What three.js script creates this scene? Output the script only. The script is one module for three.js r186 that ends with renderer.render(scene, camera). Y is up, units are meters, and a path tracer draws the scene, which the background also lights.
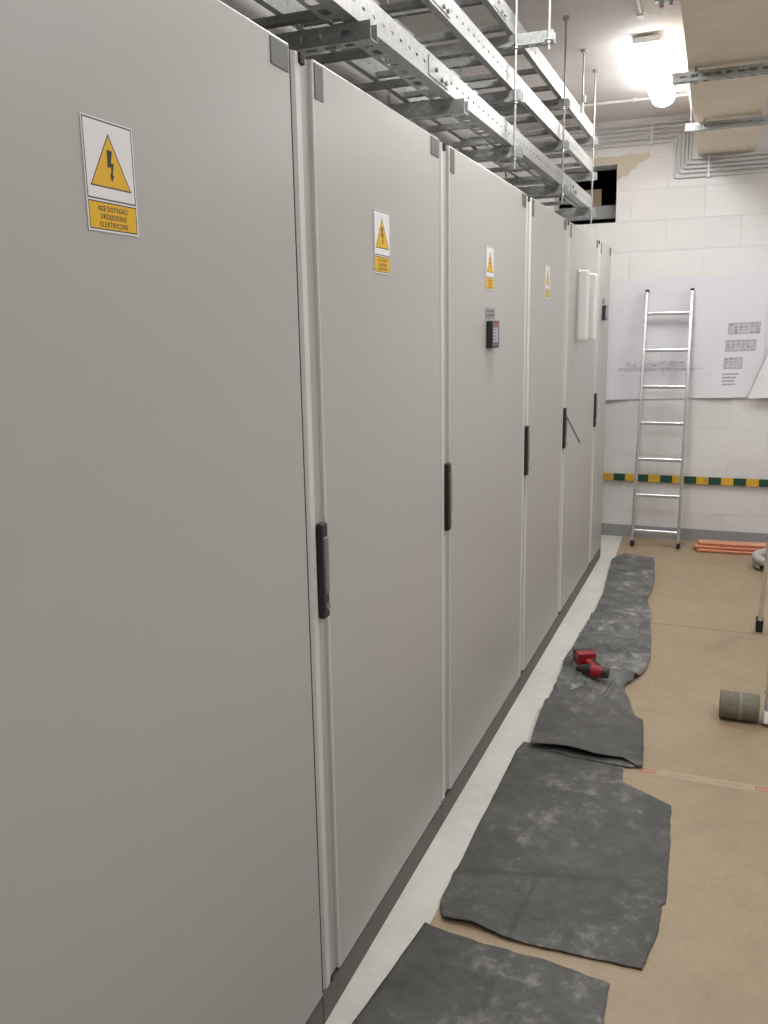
import * as THREE from 'three';
import { RoundedBoxGeometry } from 'three/addons/geometries/RoundedBoxGeometry.js';
import { ConvexGeometry } from 'three/addons/geometries/ConvexGeometry.js';
import { mergeGeometries } from 'three/addons/utils/BufferGeometryUtils.js';
import { RectAreaLightUniformsLib } from 'three/addons/lights/RectAreaLightUniformsLib.js';

// ------------------------------------------------------------------ camera, light, exposure
const scene = new THREE.Scene();
const camera = new THREE.PerspectiveCamera(61.15, 768 / 1024, 0.05, 60);
camera.position.set(0.794, 1.577, 0);
camera.rotation.order = 'YXZ';
camera.rotation.set(THREE.MathUtils.degToRad(-11.684), THREE.MathUtils.degToRad(21.882), THREE.MathUtils.degToRad(-0.98));
const renderer = new THREE.WebGLRenderer({ antialias: true });
renderer.toneMapping = THREE.LinearToneMapping;
renderer.toneMappingExposure = 1.11;
renderer.shadowMap.enabled = true;
RectAreaLightUniformsLib.init();
scene.background = new THREE.Color(0x000000);
const LAMP = { down: 27, glow: 17, color: new THREE.Color(0.93, 0.965, 0.975) };
const LAMPS = [                                          // ceiling battens: [x, z of the middle, label]
  [0.29, -5.47, 'glowing white batten lamp on the ceiling nearest the block wall'],
  [0.28, -2.9, 'white batten lamp lighting the middle of the cabinet row'],
  [1.9, -5.2, 'added white batten lamp out of view beyond the beam, nearest the block wall'],  // this row beyond the beam is unseen, added as fill light
  [1.9, -2.4, 'added white batten lamp out of view beyond the beam, above the stepladder'],
  [1.9, -0.1, 'added white batten lamp out of view beyond the beam, at the open end of the aisle'],
];

// ------------------------------------------------------------------ helpers
let seed = 12345;
const rnd = () => { seed = (seed * 1664525 + 1013904223) >>> 0; return seed / 4294967296; };
const rr = (a, b) => a + (b - a) * rnd();
const V = (x, y, z) => new THREE.Vector3(x, y, z);

function lattice(n) { const a = new Float32Array(n * n); for (let i = 0; i < n * n; i++) a[i] = rnd(); return a; }
function tileNoise(size, cells) {                       // tileable value noise
  const L = lattice(cells), out = new Float32Array(size * size);
  for (let y = 0; y < size; y++) for (let x = 0; x < size; x++) {
    const fx = x / size * cells, fy = y / size * cells, x0 = Math.floor(fx), y0 = Math.floor(fy);
    let tx = fx - x0, ty = fy - y0; tx = tx * tx * (3 - 2 * tx); ty = ty * ty * (3 - 2 * ty);
    const x1 = (x0 + 1) % cells, y1 = (y0 + 1) % cells;
    out[y * size + x] = (L[y0 * cells + x0] * (1 - tx) + L[y0 * cells + x1] * tx) * (1 - ty) + (L[y1 * cells + x0] * (1 - tx) + L[y1 * cells + x1] * tx) * ty;
  }
  return out;
}
function fbm(size, layers) {
  const out = new Float32Array(size * size);
  for (const [cells, amp] of layers) { const n = tileNoise(size, cells); for (let i = 0; i < out.length; i++) out[i] += (n[i] - 0.5) * amp; }
  return out;
}
function dataTex(size, fn, srgb, metres) {
  const d = new Uint8Array(size * size * 4);
  for (let i = 0; i < size * size; i++) { const c = fn(i, i % size, Math.floor(i / size)); for (let k = 0; k < 3; k++) d[i * 4 + k] = Math.max(0, Math.min(255, c[k])); d[i * 4 + 3] = 255; }
  const t = new THREE.DataTexture(d, size, size); t.wrapS = t.wrapT = THREE.RepeatWrapping; t.magFilter = THREE.LinearFilter; t.minFilter = THREE.LinearMipmapLinearFilter; t.generateMipmaps = true;
  if (srgb) t.colorSpace = THREE.SRGBColorSpace;
  t.repeat.set(1 / metres, 1 / metres); t.needsUpdate = true; return t;
}
const tint = (n, rgb) => (i) => [rgb[0] * (1 + n[i]), rgb[1] * (1 + n[i]), rgb[2] * (1 + n[i])];
const grey = (n, s) => (i) => { const v = 128 + n[i] * s; return [v, v, v]; };
function canvasTex(w, h, draw) {
  const c = document.createElement('canvas'); c.width = w; c.height = h; draw(c.getContext('2d'), w, h);
  const t = new THREE.CanvasTexture(c); t.colorSpace = THREE.SRGBColorSpace; return t;
}
function U(g) {                                          // uv in metres along the dominant axis of each face
  if (g.index) g = g.toNonIndexed();
  const p = g.attributes.position, uv = new Float32Array(p.count * 2), a = V(), b = V(), c = V();
  for (let i = 0; i < p.count; i += 3) {
    a.fromBufferAttribute(p, i); b.fromBufferAttribute(p, i + 1); c.fromBufferAttribute(p, i + 2);
    const n = b.clone().sub(a).cross(c.clone().sub(a)); const ax = Math.abs(n.x), ay = Math.abs(n.y), az = Math.abs(n.z);
    [a, b, c].forEach((q, k) => {
      const [u, v] = ax >= ay && ax >= az ? [q.z, q.y] : ay >= az ? [q.x, q.z] : [q.x, q.y];
      uv[(i + k) * 2] = u; uv[(i + k) * 2 + 1] = v;
    });
  }
  g.setAttribute('uv', new THREE.BufferAttribute(uv, 2));
  if (!g.attributes.normal) g.computeVertexNormals();
  return g;
}
const strip = (g) => { const o = g.index ? g.toNonIndexed() : g; for (const k of Object.keys(o.attributes)) if (!['position', 'normal', 'uv'].includes(k)) o.deleteAttribute(k); return o; };
const join = (list) => list.length === 1 ? strip(list[0]) : mergeGeometries(list.map(strip));
const boxG = (x0, x1, y0, y1, z0, z1) => { const g = new THREE.BoxGeometry(x1 - x0, y1 - y0, z1 - z0); g.translate((x0 + x1) / 2, (y0 + y1) / 2, (z0 + z1) / 2); return g; };
const rbox = (x0, x1, y0, y1, z0, z1, r = 0.003, s = 2) => { const g = new RoundedBoxGeometry(x1 - x0, y1 - y0, z1 - z0, s, r); g.translate((x0 + x1) / 2, (y0 + y1) / 2, (z0 + z1) / 2); return g; };
function chamferBox(w, h, d, c) {
  const pts = [];
  for (const sx of [-1, 1]) for (const sy of [-1, 1]) for (const sz of [-1, 1]) {
    pts.push(V(sx * (w / 2 - c), sy * (h / 2 - c), sz * d / 2), V(sx * w / 2, sy * (h / 2 - c), sz * (d / 2 - c)), V(sx * (w / 2 - c), sy * h / 2, sz * (d / 2 - c)));
  }
  return new ConvexGeometry(pts);
}
const cyl = (a, b, r, seg = 12, r2 = r) => {
  const d = b.clone().sub(a), g = new THREE.CylinderGeometry(r2, r, d.length(), seg);
  g.applyQuaternion(new THREE.Quaternion().setFromUnitVectors(V(0, 1, 0), d.clone().normalize()));
  g.translate((a.x + b.x) / 2, (a.y + b.y) / 2, (a.z + b.z) / 2); return g;
};
const beam = (a, b, w, h, up = V(0, 1, 0), r = 0.002) => {  // bar from a to b; w sideways, h along up
  const d = b.clone().sub(a), L = d.length(), z = d.normalize(), x = up.clone().cross(z).normalize(), y = z.clone().cross(x);
  const g = new RoundedBoxGeometry(w, h, L, 2, r); g.applyMatrix4(new THREE.Matrix4().makeBasis(x, y, z)); g.translate((a.x + b.x) / 2, (a.y + b.y) / 2, (a.z + b.z) / 2); return g;
};
const tube = (pts, r, seg = 60, rad = 8, closed = false) => new THREE.TubeGeometry(new THREE.CatmullRomCurve3(pts, closed, 'centripetal'), seg, r, rad, closed);

const used = {};
function numbered(n) { if (used[n] === undefined) { used[n] = 0; return n; } used[n]++; return n + '_' + String(used[n]).padStart(3, '0'); }
function shade(o) { o.castShadow = true; o.receiveShadow = true; return o; }
function part(name, geo, mat, parent) { const m = shade(new THREE.Mesh(Array.isArray(geo) ? join(geo) : geo, mat)); m.name = name; parent.add(m); return m; }
function tag(o, label, category, group) { o.userData.label = label; o.userData.category = category; if (group) o.userData.group = group; return o; }
function thing(name, label, category, pos = [0, 0, 0], group) { const g = new THREE.Group(); g.name = numbered(name); g.position.set(...pos); scene.add(g); return tag(g, label, category, group); }
function single(name, geo, mat, label, category, group) { return tag(part(numbered(name), geo, mat, scene), label, category, group); }
function struct(name, geo, mat, parent = scene) { const m = part(name, geo, mat, parent); if (parent === scene) m.userData.kind = 'structure'; return m; }

// ------------------------------------------------------------------ materials
const std = (o) => new THREE.MeshStandardMaterial(o);
const nFine = fbm(512, [[256, 0.5], [128, 0.5], [64, 0.3]]);
const nSoft = fbm(512, [[4, 0.5], [9, 0.4], [23, 0.3], [60, 0.25], [150, 0.2]]);
const nCoarse = fbm(512, [[5, 0.6], [11, 0.5], [31, 0.35], [90, 0.25], [200, 0.3]]);
const grainBump = dataTex(512, grey(nFine, 110), false, 0.12);
const wallBump = dataTex(512, grey(nCoarse, 120), false, 0.9);

const M = {};
M.door = std({ color: new THREE.Color(0.465, 0.445, 0.418), roughness: 0.38, bumpMap: grainBump, bumpScale: 0.00012 });
M.trim = std({ color: new THREE.Color(0.66, 0.635, 0.605), roughness: 0.4 });
M.strip = std({ color: new THREE.Color(0.465, 0.445, 0.42), roughness: 0.4 });
M.edgeGlint = std({ color: new THREE.Color(0.74, 0.72, 0.69), roughness: 0.22 });
M.frame = std({ color: new THREE.Color(0.36, 0.35, 0.33), roughness: 0.6 });
M.plinth = std({ color: new THREE.Color(0.105, 0.093, 0.08), roughness: 0.5, bumpMap: grainBump, bumpScale: 0.00012 });
M.corner = std({ color: new THREE.Color(0.115, 0.107, 0.098), roughness: 0.5 });
M.black = std({ color: new THREE.Color(0.022, 0.022, 0.022), roughness: 0.45 });
M.gap = std({ color: new THREE.Color(0.03, 0.03, 0.03), roughness: 0.8 });
M.rubber = std({ color: new THREE.Color(0.02, 0.02, 0.02), roughness: 0.85 });
M.grip = std({ color: new THREE.Color(0.17, 0.17, 0.17), roughness: 0.4 });
M.chrome = std({ color: new THREE.Color(0.6, 0.6, 0.6), metalness: 1, roughness: 0.25 });
const galvN = fbm(512, [[20, 0.1], [50, 0.12], [120, 0.08]]);
M.galv = std({ map: dataTex(512, tint(galvN, [166, 166, 165]), true, 0.25), metalness: 0.5, roughness: 0.42 });
M.alu = std({ color: new THREE.Color(0.74, 0.74, 0.74), metalness: 0.9, roughness: 0.27 });
M.block = std({ map: dataTex(512, tint(fbm(512, [[6, 0.025], [30, 0.015], [140, 0.012]]), [231, 226, 224]), true, 0.8), roughness: 0.75, bumpMap: wallBump, bumpScale: 0.0004 });
M.block2 = std({ map: dataTex(512, tint(fbm(512, [[6, 0.025], [30, 0.015], [140, 0.012]]), [227, 222, 220]), true, 0.8), roughness: 0.75, bumpMap: wallBump, bumpScale: 0.0004 });
M.mortar = std({ color: new THREE.Color(0.7, 0.68, 0.67), roughness: 0.9 });
M.wall = std({ color: new THREE.Color(0.52, 0.5, 0.48), roughness: 0.85, bumpMap: wallBump, bumpScale: 0.001 });
M.ceiling = std({ map: dataTex(512, tint(nSoft.map((v) => v * 0.07), [226, 218, 215]), true, 2.2), roughness: 0.9 });
M.beam = std({ map: dataTex(512, tint(nSoft.map((v) => v * 0.07), [236, 222, 202]), true, 1.5), roughness: 0.85 });
M.baseboard = std({ color: new THREE.Color(0.33, 0.33, 0.335), roughness: 0.5 });
M.floor = std({ map: dataTex(512, tint(nSoft.map((v) => v * 0.12), [212, 208, 200]), true, 1.1), roughness: 0.42 });
M.conduit = std({ color: new THREE.Color(0.68, 0.66, 0.65), roughness: 0.5 });
M.white = std({ color: new THREE.Color(0.8, 0.79, 0.77), roughness: 0.45 });
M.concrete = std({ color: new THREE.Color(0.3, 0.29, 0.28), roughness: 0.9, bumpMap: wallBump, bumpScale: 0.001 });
M.plaster = std({ color: new THREE.Color(0.62, 0.54, 0.43), roughness: 0.9, bumpMap: wallBump, bumpScale: 0.002 });
M.cardboard = std({ color: new THREE.Color(0.45, 0.33, 0.22), roughness: 0.9 });
M.yellow = std({ color: new THREE.Color(0.72, 0.42, 0.03), roughness: 0.5 });
M.green = std({ color: new THREE.Color(0.012, 0.07, 0.045), roughness: 0.5 });
M.copper = std({ color: new THREE.Color(0.70, 0.34, 0.22), metalness: 0.9, roughness: 0.3 });
M.red = std({ color: new THREE.Color(0.30, 0.012, 0.015), roughness: 0.38 });
M.hose = std({ color: new THREE.Color(0.48, 0.46, 0.43), roughness: 0.6 });
M.roll = std({ map: dataTex(512, tint(nCoarse.map((v) => v * 0.2), [120, 113, 98]), true, 0.3), roughness: 0.7 });
M.rollBand = std({ color: new THREE.Color(0.26, 0.25, 0.21), roughness: 0.55 });
{ // hardboard: mottled, with fine scuffs and a few meandering cracks in the facing
  const n = fbm(1024, [[3, 0.10], [8, 0.10], [22, 0.08], [70, 0.07], [220, 0.09], [420, 0.08]]);
  const s = tileNoise(1024, 7), s2 = tileNoise(1024, 40);
  const t = dataTex(1024, (i) => {
    const v = 1 + n[i] * 0.42; let c = Math.abs(s[i] - 0.5 + (s2[i] - 0.5) * 0.08) < 0.003 && s2[i] > 0.45 ? 0.93 : 1;
    return [163 * v * c, 142 * v * c, 115 * v * c];
  }, true, 1.7);
  M.board = std({ map: t, roughness: 0.45, bumpMap: wallBump, bumpScale: 0.0006 });
}
{ // rubber mat: charcoal with trodden-in pale dust smudges
  const a = fbm(1024, [[4, 0.6], [10, 0.6], [26, 0.5], [70, 0.4]]), b = fbm(1024, [[6, 0.8], [18, 0.7], [48, 0.6], [130, 0.4]]), f = fbm(1024, [[300, 0.5], [500, 0.4]]);
  const t = dataTex(1024, (i) => {
    let v = 77 * (1 + a[i] * 0.26 + f[i] * 0.16 + (b[i]) * 0.16); v += Math.max(0, b[i] - 0.3) * 60;
    return [v, v * 0.975, v * 0.935];
  }, true, 0.95);
  M.mat = std({ map: t, roughness: 0.55, side: THREE.DoubleSide });
  const t2 = dataTex(1024, (i) => { const v = 94 * (1 + a[i] * 0.3 + f[i] * 0.16 + b[i] * 0.26) + Math.max(0, b[i] - 0.25) * 60; return [v, v * 0.985, v * 0.955]; }, true, 0.8);
  M.matSheen = std({ map: t2, roughness: 0.55, side: THREE.DoubleSide });   // dust smudges, with grazing sheen painted in as a lighter base
}

// ------------------------------------------------------------------ room
const H = 3.03, ZW = -6.771, XL = -0.8, XR = 2.6, ZN = 2.4;
struct('floor', U(boxG(XL - 0.2, XR + 0.2, -0.2, 0, ZW - 0.2, ZN + 0.2)), M.floor);
struct('ceiling', U(boxG(XL - 0.2, XR + 0.2, H, H + 0.2, ZW - 0.2, ZN + 0.2)), M.ceiling);
struct('wall_left', U(boxG(XL - 0.2, XL, 0, H, ZW, ZN)), M.wall);
struct('wall_right', U(boxG(XR, XR + 0.2, 0, H, ZW, ZN)), M.wall);
struct('wall_front', U(boxG(XL - 0.2, XR + 0.2, 0, H, ZN, ZN + 0.2)), M.wall);
// back wall of painted blocks with an opening into the dark void behind it
const HX0 = -0.52, HX1 = -0.07, HY0 = 2.336, HY1 = 2.735, BK = ZW - 0.0022;
const wallBack = new THREE.Group(); wallBack.name = 'wall_back'; wallBack.userData.kind = 'structure'; scene.add(wallBack);
part('wall_core', U(join([
  boxG(XL - 0.2, XR + 0.2, 0, HY0, BK - 0.2, BK), boxG(XL - 0.2, XR + 0.2, HY1, H, BK - 0.2, BK),
  boxG(XL - 0.2, HX0, HY0, HY1, BK - 0.2, BK), boxG(HX1, XR + 0.2, HY0, HY1, BK - 0.2, BK)])), M.mortar, wallBack);
part('void_lining', U(join([                                // the unlit room behind the opening: bare concrete
  boxG(-2.4, 1.6, -0.2, 0, BK - 4, BK - 0.2), boxG(-2.4, 1.6, H, H + 0.2, BK - 4, BK - 0.2), boxG(-2.6, -2.4, -0.2, H + 0.2, BK - 4, BK - 0.2),
  boxG(1.6, 1.8, -0.2, H + 0.2, BK - 4, BK - 0.2), boxG(-2.6, 1.8, -0.2, H + 0.2, BK - 4.2, BK - 4), boxG(-2.6, XL - 0.2, -0.2, H + 0.2, BK - 0.2, BK)])), M.concrete, wallBack);
{
  const RH = 0.2122, BL = 0.5, J = 0.0017, cache = {};
  const put = (x0, x1, y0, y1) => {
    if (x1 - x0 < 0.02 || y1 - y0 < 0.02) return;
    const w = x1 - x0 - J, h = y1 - y0 - J, key = w.toFixed(4) + '_' + h.toFixed(4);
    cache[key] = cache[key] || U(chamferBox(w, h, 0.024, 0.0014));
    const b = part('block', cache[key], rnd() < 0.5 ? M.block : M.block2, wallBack);
    b.position.set((x0 + x1) / 2, (y0 + y1) / 2, ZW - 0.012 + rr(-0.0006, 0.0006));
  };
  for (let r = 0; r * RH < H; r++) {
    const y0 = r * RH, y1 = Math.min(H, y0 + RH), off = r % 2 ? 0.16 : 0.41;
    for (let x = XL - off; x < XR; x += BL) {
      const a = Math.max(XL, x), b = Math.min(XR, x + BL);
      if (y1 > HY0 + 0.01 && y0 < HY1 - 0.01 && b > HX0 && a < HX1) {
        if (a < HX0) put(a, HX0, y0, y1);
        if (b > HX1) put(HX1, b, y0, y1);
        if (y1 > HY1) put(Math.max(a, HX0), Math.min(b, HX1), HY1, y1);
      } else put(a, b, y0, y1);
    }
  }
  // bare plaster patch beside the opening
  const s = new THREE.Shape();
  [[-0.07, 2.62], [-0.02, 2.655], [0.0, 2.64], [0.03, 2.69], [0.06, 2.70], [0.075, 2.73], [0.12, 2.74], [0.155, 2.775], [0.15, 2.80], [0.07, 2.79], [0.02, 2.80], [-0.07, 2.785], [-0.2, 2.795], [-0.3, 2.77], [-0.3, 2.74], [-0.07, 2.738]].forEach(([x, y], i) => i ? s.lineTo(x, y) : s.moveTo(x, y));
  const g = new THREE.ExtrudeGeometry(s, { depth: 0.003, bevelEnabled: false }); g.translate(0, 0, ZW + 0.0005);
  part('plaster_patch', U(g), M.plaster, wallBack).userData.label = 'bare beige plaster patch by the opening';
}
struct('baseboard_back', U(boxG(XL, XR, 0, 0.092, ZW, ZW + 0.014)), M.baseboard);
// downstand beam below the ceiling
{
  const s = new THREE.Shape(); s.moveTo(0.476, -ZW); s.lineTo(0.845, -ZW); s.lineTo(1.0, -ZN); s.lineTo(0.64, -ZN); s.closePath();   // plan, slightly askew to the row
  const g = new THREE.ExtrudeGeometry(s, { depth: H - 2.75, bevelEnabled: false }); g.rotateX(-Math.PI / 2); g.translate(0, 2.75, 0);
  struct('trim_1', U(g), M.beam);
}

// the grey duct and a scrap of board seen inside the opening
{
  const t = thing('cable_duct', 'grey metal duct crossing inside the dark wall opening', 'duct', [-0.3, 2.395, ZW - 0.42]);
  part('body', U(rbox(-0.6, 0.5, 0, 0.1, -0.15, 0.15, 0.004)), M.galv, t);
  const t2 = single('cardboard_piece', U(rbox(-0.36, -0.22, 2.497, 2.62, ZW - 0.32, ZW - 0.31, 0.001)), M.cardboard, 'brown cardboard piece inside the dark wall opening', 'cardboard');
}

// ------------------------------------------------------------------ lamps
LAMPS.forEach(([x, z, label]) => {
  const L = 1.12, W = 0.14;
  const t = thing('ceiling_lamp', label, 'lamp', [x, H, z], 'batten lamps on the ceiling');
  part('housing', U(rbox(-W / 2, W / 2, -0.045, -0.012, -L / 2, L / 2, 0.01, 3)), M.white, t);
  for (const s of [-1, 1]) part('mounting_clip', U(boxG(-0.03, 0.03, -0.012, 0, s * 0.4 - 0.02, s * 0.4 + 0.02)), M.galv, t);
  const sh = new THREE.Shape(); sh.moveTo(-W / 2 + 0.006, -0.045); sh.lineTo(-W / 2 + 0.006, -0.07); sh.quadraticCurveTo(-W / 2 + 0.02, -0.105, 0, -0.108); sh.quadraticCurveTo(W / 2 - 0.02, -0.105, W / 2 - 0.006, -0.07); sh.lineTo(W / 2 - 0.006, -0.045);
  const g = new THREE.ExtrudeGeometry(sh, { depth: L - 0.05, bevelEnabled: true, bevelSize: 0.004, bevelThickness: 0.012, bevelSegments: 2, curveSegments: 8 }); g.translate(0, 0, -(L - 0.05) / 2);
  part('diffuser', U(g), std({ color: 0xffffff, emissive: LAMP.color, emissiveIntensity: LAMP.glow, roughness: 0.4 }), t);
  const a = new THREE.RectAreaLight(LAMP.color, LAMP.down, W - 0.02, L - 0.06);
  a.position.set(x, H - 0.118, z); a.rotation.x = -Math.PI / 2; a.name = 'lamp_light'; scene.add(a);
});

// ------------------------------------------------------------------ cabinets
const ZB = [-0.47, -1.549, -2.434, -3.532, -4.421, -5.483, -6.063];
const signDraw = (k) => canvasTex(416, 572, (c, w, h) => {
  c.fillStyle = '#ece6e8'; c.fillRect(0, 0, w, h);
  const ink = k === 'paled' ? ['#8a8480', '#d8bd5a', '#8f7a48'] : ['#2a2426', '#e6b200', '#20130c'];
  c.strokeStyle = ink[0]; c.lineWidth = 7; c.strokeRect(12, 11, w - 24, 394);
  const tri = (q) => { c.beginPath(); c.moveTo(208, 64 + q * 1.6); c.lineTo(376 - q * 1.3, 344 - q * 0.8); c.lineTo(40 + q * 1.3, 344 - q * 0.8); c.closePath(); };
  c.fillStyle = ink[0]; tri(0); c.fill(); c.fillStyle = ink[1]; tri(9); c.fill();
  c.fillStyle = ink[2]; c.beginPath();
  [[190, 146], [232, 150], [218, 214], [242, 210], [226, 272], [238, 272], [216, 310], [202, 268], [212, 270], [217, 232], [188, 238]].forEach(([x, y], i) => i ? c.lineTo(x, y) : c.moveTo(x, y)); c.closePath(); c.fill();
  c.fillStyle = ink[1]; c.fillRect(12, 420, w - 24, 140); c.lineWidth = 6; c.strokeRect(13, 421, w - 26, 138);
  c.fillStyle = ink[2]; c.textAlign = 'center'; c.textBaseline = 'middle'; c.font = 'bold 36px sans-serif';
  c.fillText('NIE DOTYKAĆ!', 208, 454, 290); c.fillText('URZĄDZENIE', 208, 494, 262); c.fillText('ELEKTRYCZNE', 208, 534, 306);
});
const signTex = signDraw('new'), signGlare = signDraw('paled');
M.signGlare = std({ map: signGlare, roughness: 0.55 });  // paler inks: glare on this sign painted into its print
M.sign = std({ map: signTex, roughness: 0.55 });
M.signEdge = std({ color: new THREE.Color(0.75, 0.73, 0.73), roughness: 0.5 });
const cabLabels = [
  'light grey steel switch cabinet at the end of the row farthest from the block wall',
  'light grey switch cabinet carrying only a warning sign, one cabinet away from the row end',
  'light grey switch cabinet with the black digital meter beneath its warning sign',
  'light grey switch cabinet between the metered one and the one with upright white bars',
  'light grey switch cabinet carrying two upright white bars and an opened handle lever',
  'narrow light grey switch cabinet ending the row by the block wall',
];
function columnGeo(poly, y0, y1, r) {                       // upright of constant plan [x, z], softened edges
  const s = new THREE.Shape(); poly.forEach(([x, z], i) => i ? s.lineTo(x, -z) : s.moveTo(x, -z)); s.closePath();
  const g = new THREE.ExtrudeGeometry(s, { depth: y1 - y0 - 2 * r, bevelEnabled: true, bevelThickness: r, bevelSize: r, bevelOffset: -r, bevelSegments: 2 });
  g.rotateX(-Math.PI / 2); g.translate(0, y0 + r, 0); return g;
}
const doorGeo = (w) => U(columnGeo([[-0.021, w / 2 - 0.0975], [0, w / 2 - 0.0975], [0, -w / 2 + 0.0035], [-0.021, -w / 2 + 0.0035]], 0.081, 2.1, 0.003));   // folded edge on the lock side
const widePlate = U(rbox(0, 0.003, -0.046, 0, -0.033, 0.033, 0.001)), tallPlate = U(rbox(0, 0.003, -0.065, 0, -0.019, 0.019, 0.001));
const handleBase = U(rbox(0, 0.016, -0.105, 0.105, -0.015, 0.015, 0.005, 3)), handleGrip = U(rbox(0.012, 0.0205, -0.05, 0.075, -0.009, 0.011, 0.004, 3));
const lockCyl = U(cyl(V(0.012, -0.078, 0), V(0.0195, -0.078, 0), 0.009, 16)), screwG = U(cyl(V(-0.002, 0, 0), V(0.006, 0, 0), 0.006, 12));
for (let i = 0; i < 6; i++) {
  const z0 = ZB[i], z1 = ZB[i + 1], w = z0 - z1, zc = (z0 + z1) / 2;
  const t = thing('switch_cabinet', cabLabels[i], 'cabinet', [0, 0, zc], 'row of grey switch cabinets');
  const a = w / 2, b = -w / 2;                            // near edge, far edge (local z)
  part('body', U(rbox(-0.6, -0.024, 0.078, 2.088, b + 0.0015, a - 0.0015, 0.003)), M.frame, t);
  part('plinth', U(rbox(-0.58, -0.001, 0, 0.077, b + 0.0018, a - 0.0018, 0.0015)), M.plinth, t);
  part('door', doorGeo(w), M.door, t);
  part('edge_highlight', U(rbox(-0.012, 0.0008, 0.083, 2.098, a - 0.098, a - 0.0905, 0.0035, 3)), M.edgeGlint, t);  // pale strip, bright glint of the door edge put into its colour
  part('edge_strip', U(rbox(-0.021, -0.0085, 0.084, 2.096, a - 0.0925, a - 0.0535, 0.0015)), M.strip, t);
  part('trim_profile', U(columnGeo([[-0.02, a - 0.012], [-0.016, a - 0.012], [-0.004, a - 0.028], [-0.004, a - 0.049], [-0.008, a - 0.051], [-0.02, a - 0.051]], 0.072, 2.097, 0.0015)), M.trim, t);
  part('gap_strip', U(boxG(-0.02, -0.0035, 0.082, 2.09, a - 0.0085, a - 0.0015)), M.rubber, t);  // near-black strip drawing the dark line between door and trim
  part('profile_cap', U(rbox(-0.02, 0.001, 2.078, 2.098, a - 0.062, a - 0.042, 0.002)), M.gap, t);
  const sc = part('screw', screwG, M.black, t); sc.position.set(-0.006, 0.083, a - 0.053);
  const cp = part('corner_plate', widePlate, M.corner, t); cp.position.set(-0.0012, 2.094, b + 0.0415);
  if (i) { const c2 = part('corner_plate', tallPlate, M.corner, t); c2.position.set(-0.0012, 2.094, a - 0.12); }
  if (i) {
    const h = part('handle', handleBase, M.black, t); h.position.set(-0.006, 1.08, a - 0.066);
    part('grip', handleGrip, M.grip, h); part('lock_cylinder', lockCyl, M.grip, h);
    if (i === 4) part('lever', U(beam(V(0.015, 0.065, 0), V(0.088, -0.075, -0.01), 0.012, 0.008, V(1, 0, 0), 0.002)), M.grip, h);
  } else {
    const h = part('handle', handleBase, M.black, t); h.position.set(-0.006, 1.08, a - 0.066); part('grip', handleGrip, M.grip, h); part('lock_cylinder', lockCyl, M.grip, h);
  }
  if (i < 4) {
    const s = thing('warning_sign', ['electrical warning sign on the end cabinet of the row', 'electrical warning sign on the second cabinet from the row end', 'electrical warning sign above the black digital meter', 'faded electrical warning sign with glare painted in, on the cabinet beside the metered cabinet'][i], 'sign', [0, 1.787, zc], 'warning signs on the cabinet doors');
    part('backing', boxG(0.0002, 0.0012, -0.0715, 0.0715, -0.052, 0.052), M.signEdge, s);
    const f = new THREE.PlaneGeometry(0.104, 0.143); f.rotateY(Math.PI / 2); f.translate(0.0015, 0, 0); part('print', f, i === 3 ? M.signGlare : M.sign, s);
  }
  if (i === 2 || i === 5) {
    const zz = i === 2 ? -2.99 : -5.775;
    const m = thing('panel_meter', i === 2 ? 'black digital meter with red top on the door under a warning sign' : 'black digital meter on the narrow cabinet door by the block wall', 'meter', [0, i === 2 ? 1.565 : 1.677, zz], 'panel meters');
    part('case', U(rbox(0, 0.022, -0.046, 0.046, -0.048, 0.048, 0.003)), M.black, m);
    const f = new THREE.PlaneGeometry(0.088, 0.084); f.rotateY(Math.PI / 2); f.translate(0.0226, 0, 0);
    part('face', f, std({ roughness: 0.3, map: canvasTex(256, 256, (c) => {
      c.fillStyle = '#2b292c'; c.fillRect(0, 0, 256, 256); c.fillStyle = '#8c2a38'; c.fillRect(10, 8, 236, 40);
      c.fillStyle = '#a9a8b4'; c.fillRect(18, 58, 190, 150); c.fillStyle = '#5a5a66'; for (let k = 0; k < 4; k++) c.fillRect(32, 74 + k * 34, 110, 12);
      c.fillStyle = '#55545c'; for (let k = 0; k < 5; k++) c.fillRect(20 + k * 44, 220, 30, 20);
    }) }), m);
    const l = thing('label_plate', i === 2 ? 'small grey label plate above the meter with red top' : 'small grey label plate above the meter by the block wall', 'label', [0, i === 2 ? 1.638 : 1.75, zz], 'label plates above the meters');
    part('plate', U(rbox(0, 0.002, -0.017, 0.017, -0.062, 0.062, 0.0008)), std({ color: new THREE.Color(0.3, 0.29, 0.29), roughness: 0.5 }), l);
    for (const dy of [-0.007, 0.006]) part('text_line', U(boxG(0.002, 0.0026, dy - 0.003, dy + 0.003, -0.05, 0.05)), std({ color: new THREE.Color(0.14, 0.14, 0.14), roughness: 0.5 }), l);
  }
}
for (const [z, lab] of [[-4.8, 'upright white plastic bar on the door, nearer the opened handle lever'], [-5.08, 'upright white plastic bar on the door, farther from the opened handle lever']]) {
  const t = thing('white_bar', lab, 'bar', [0.0015, 1.7, z], 'white bars on the cabinet door');
  part('body', U(rbox(0.004, 0.056, -0.185, 0.182, -0.032, 0.032, 0.014, 4)), M.white, t);
  part('backplate', U(rbox(0, 0.006, -0.188, 0.186, -0.036, 0.036, 0.002)), M.trim, t);
}
{
  const t = thing('label_plate', 'tiny grey sticker beside the handle of the narrow end cabinet', 'label', [0, 1.12, -5.72]);
  part('sticker', U(boxG(0, 0.001, -0.03, 0.03, -0.02, 0.02)), M.strip, t);
}

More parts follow.
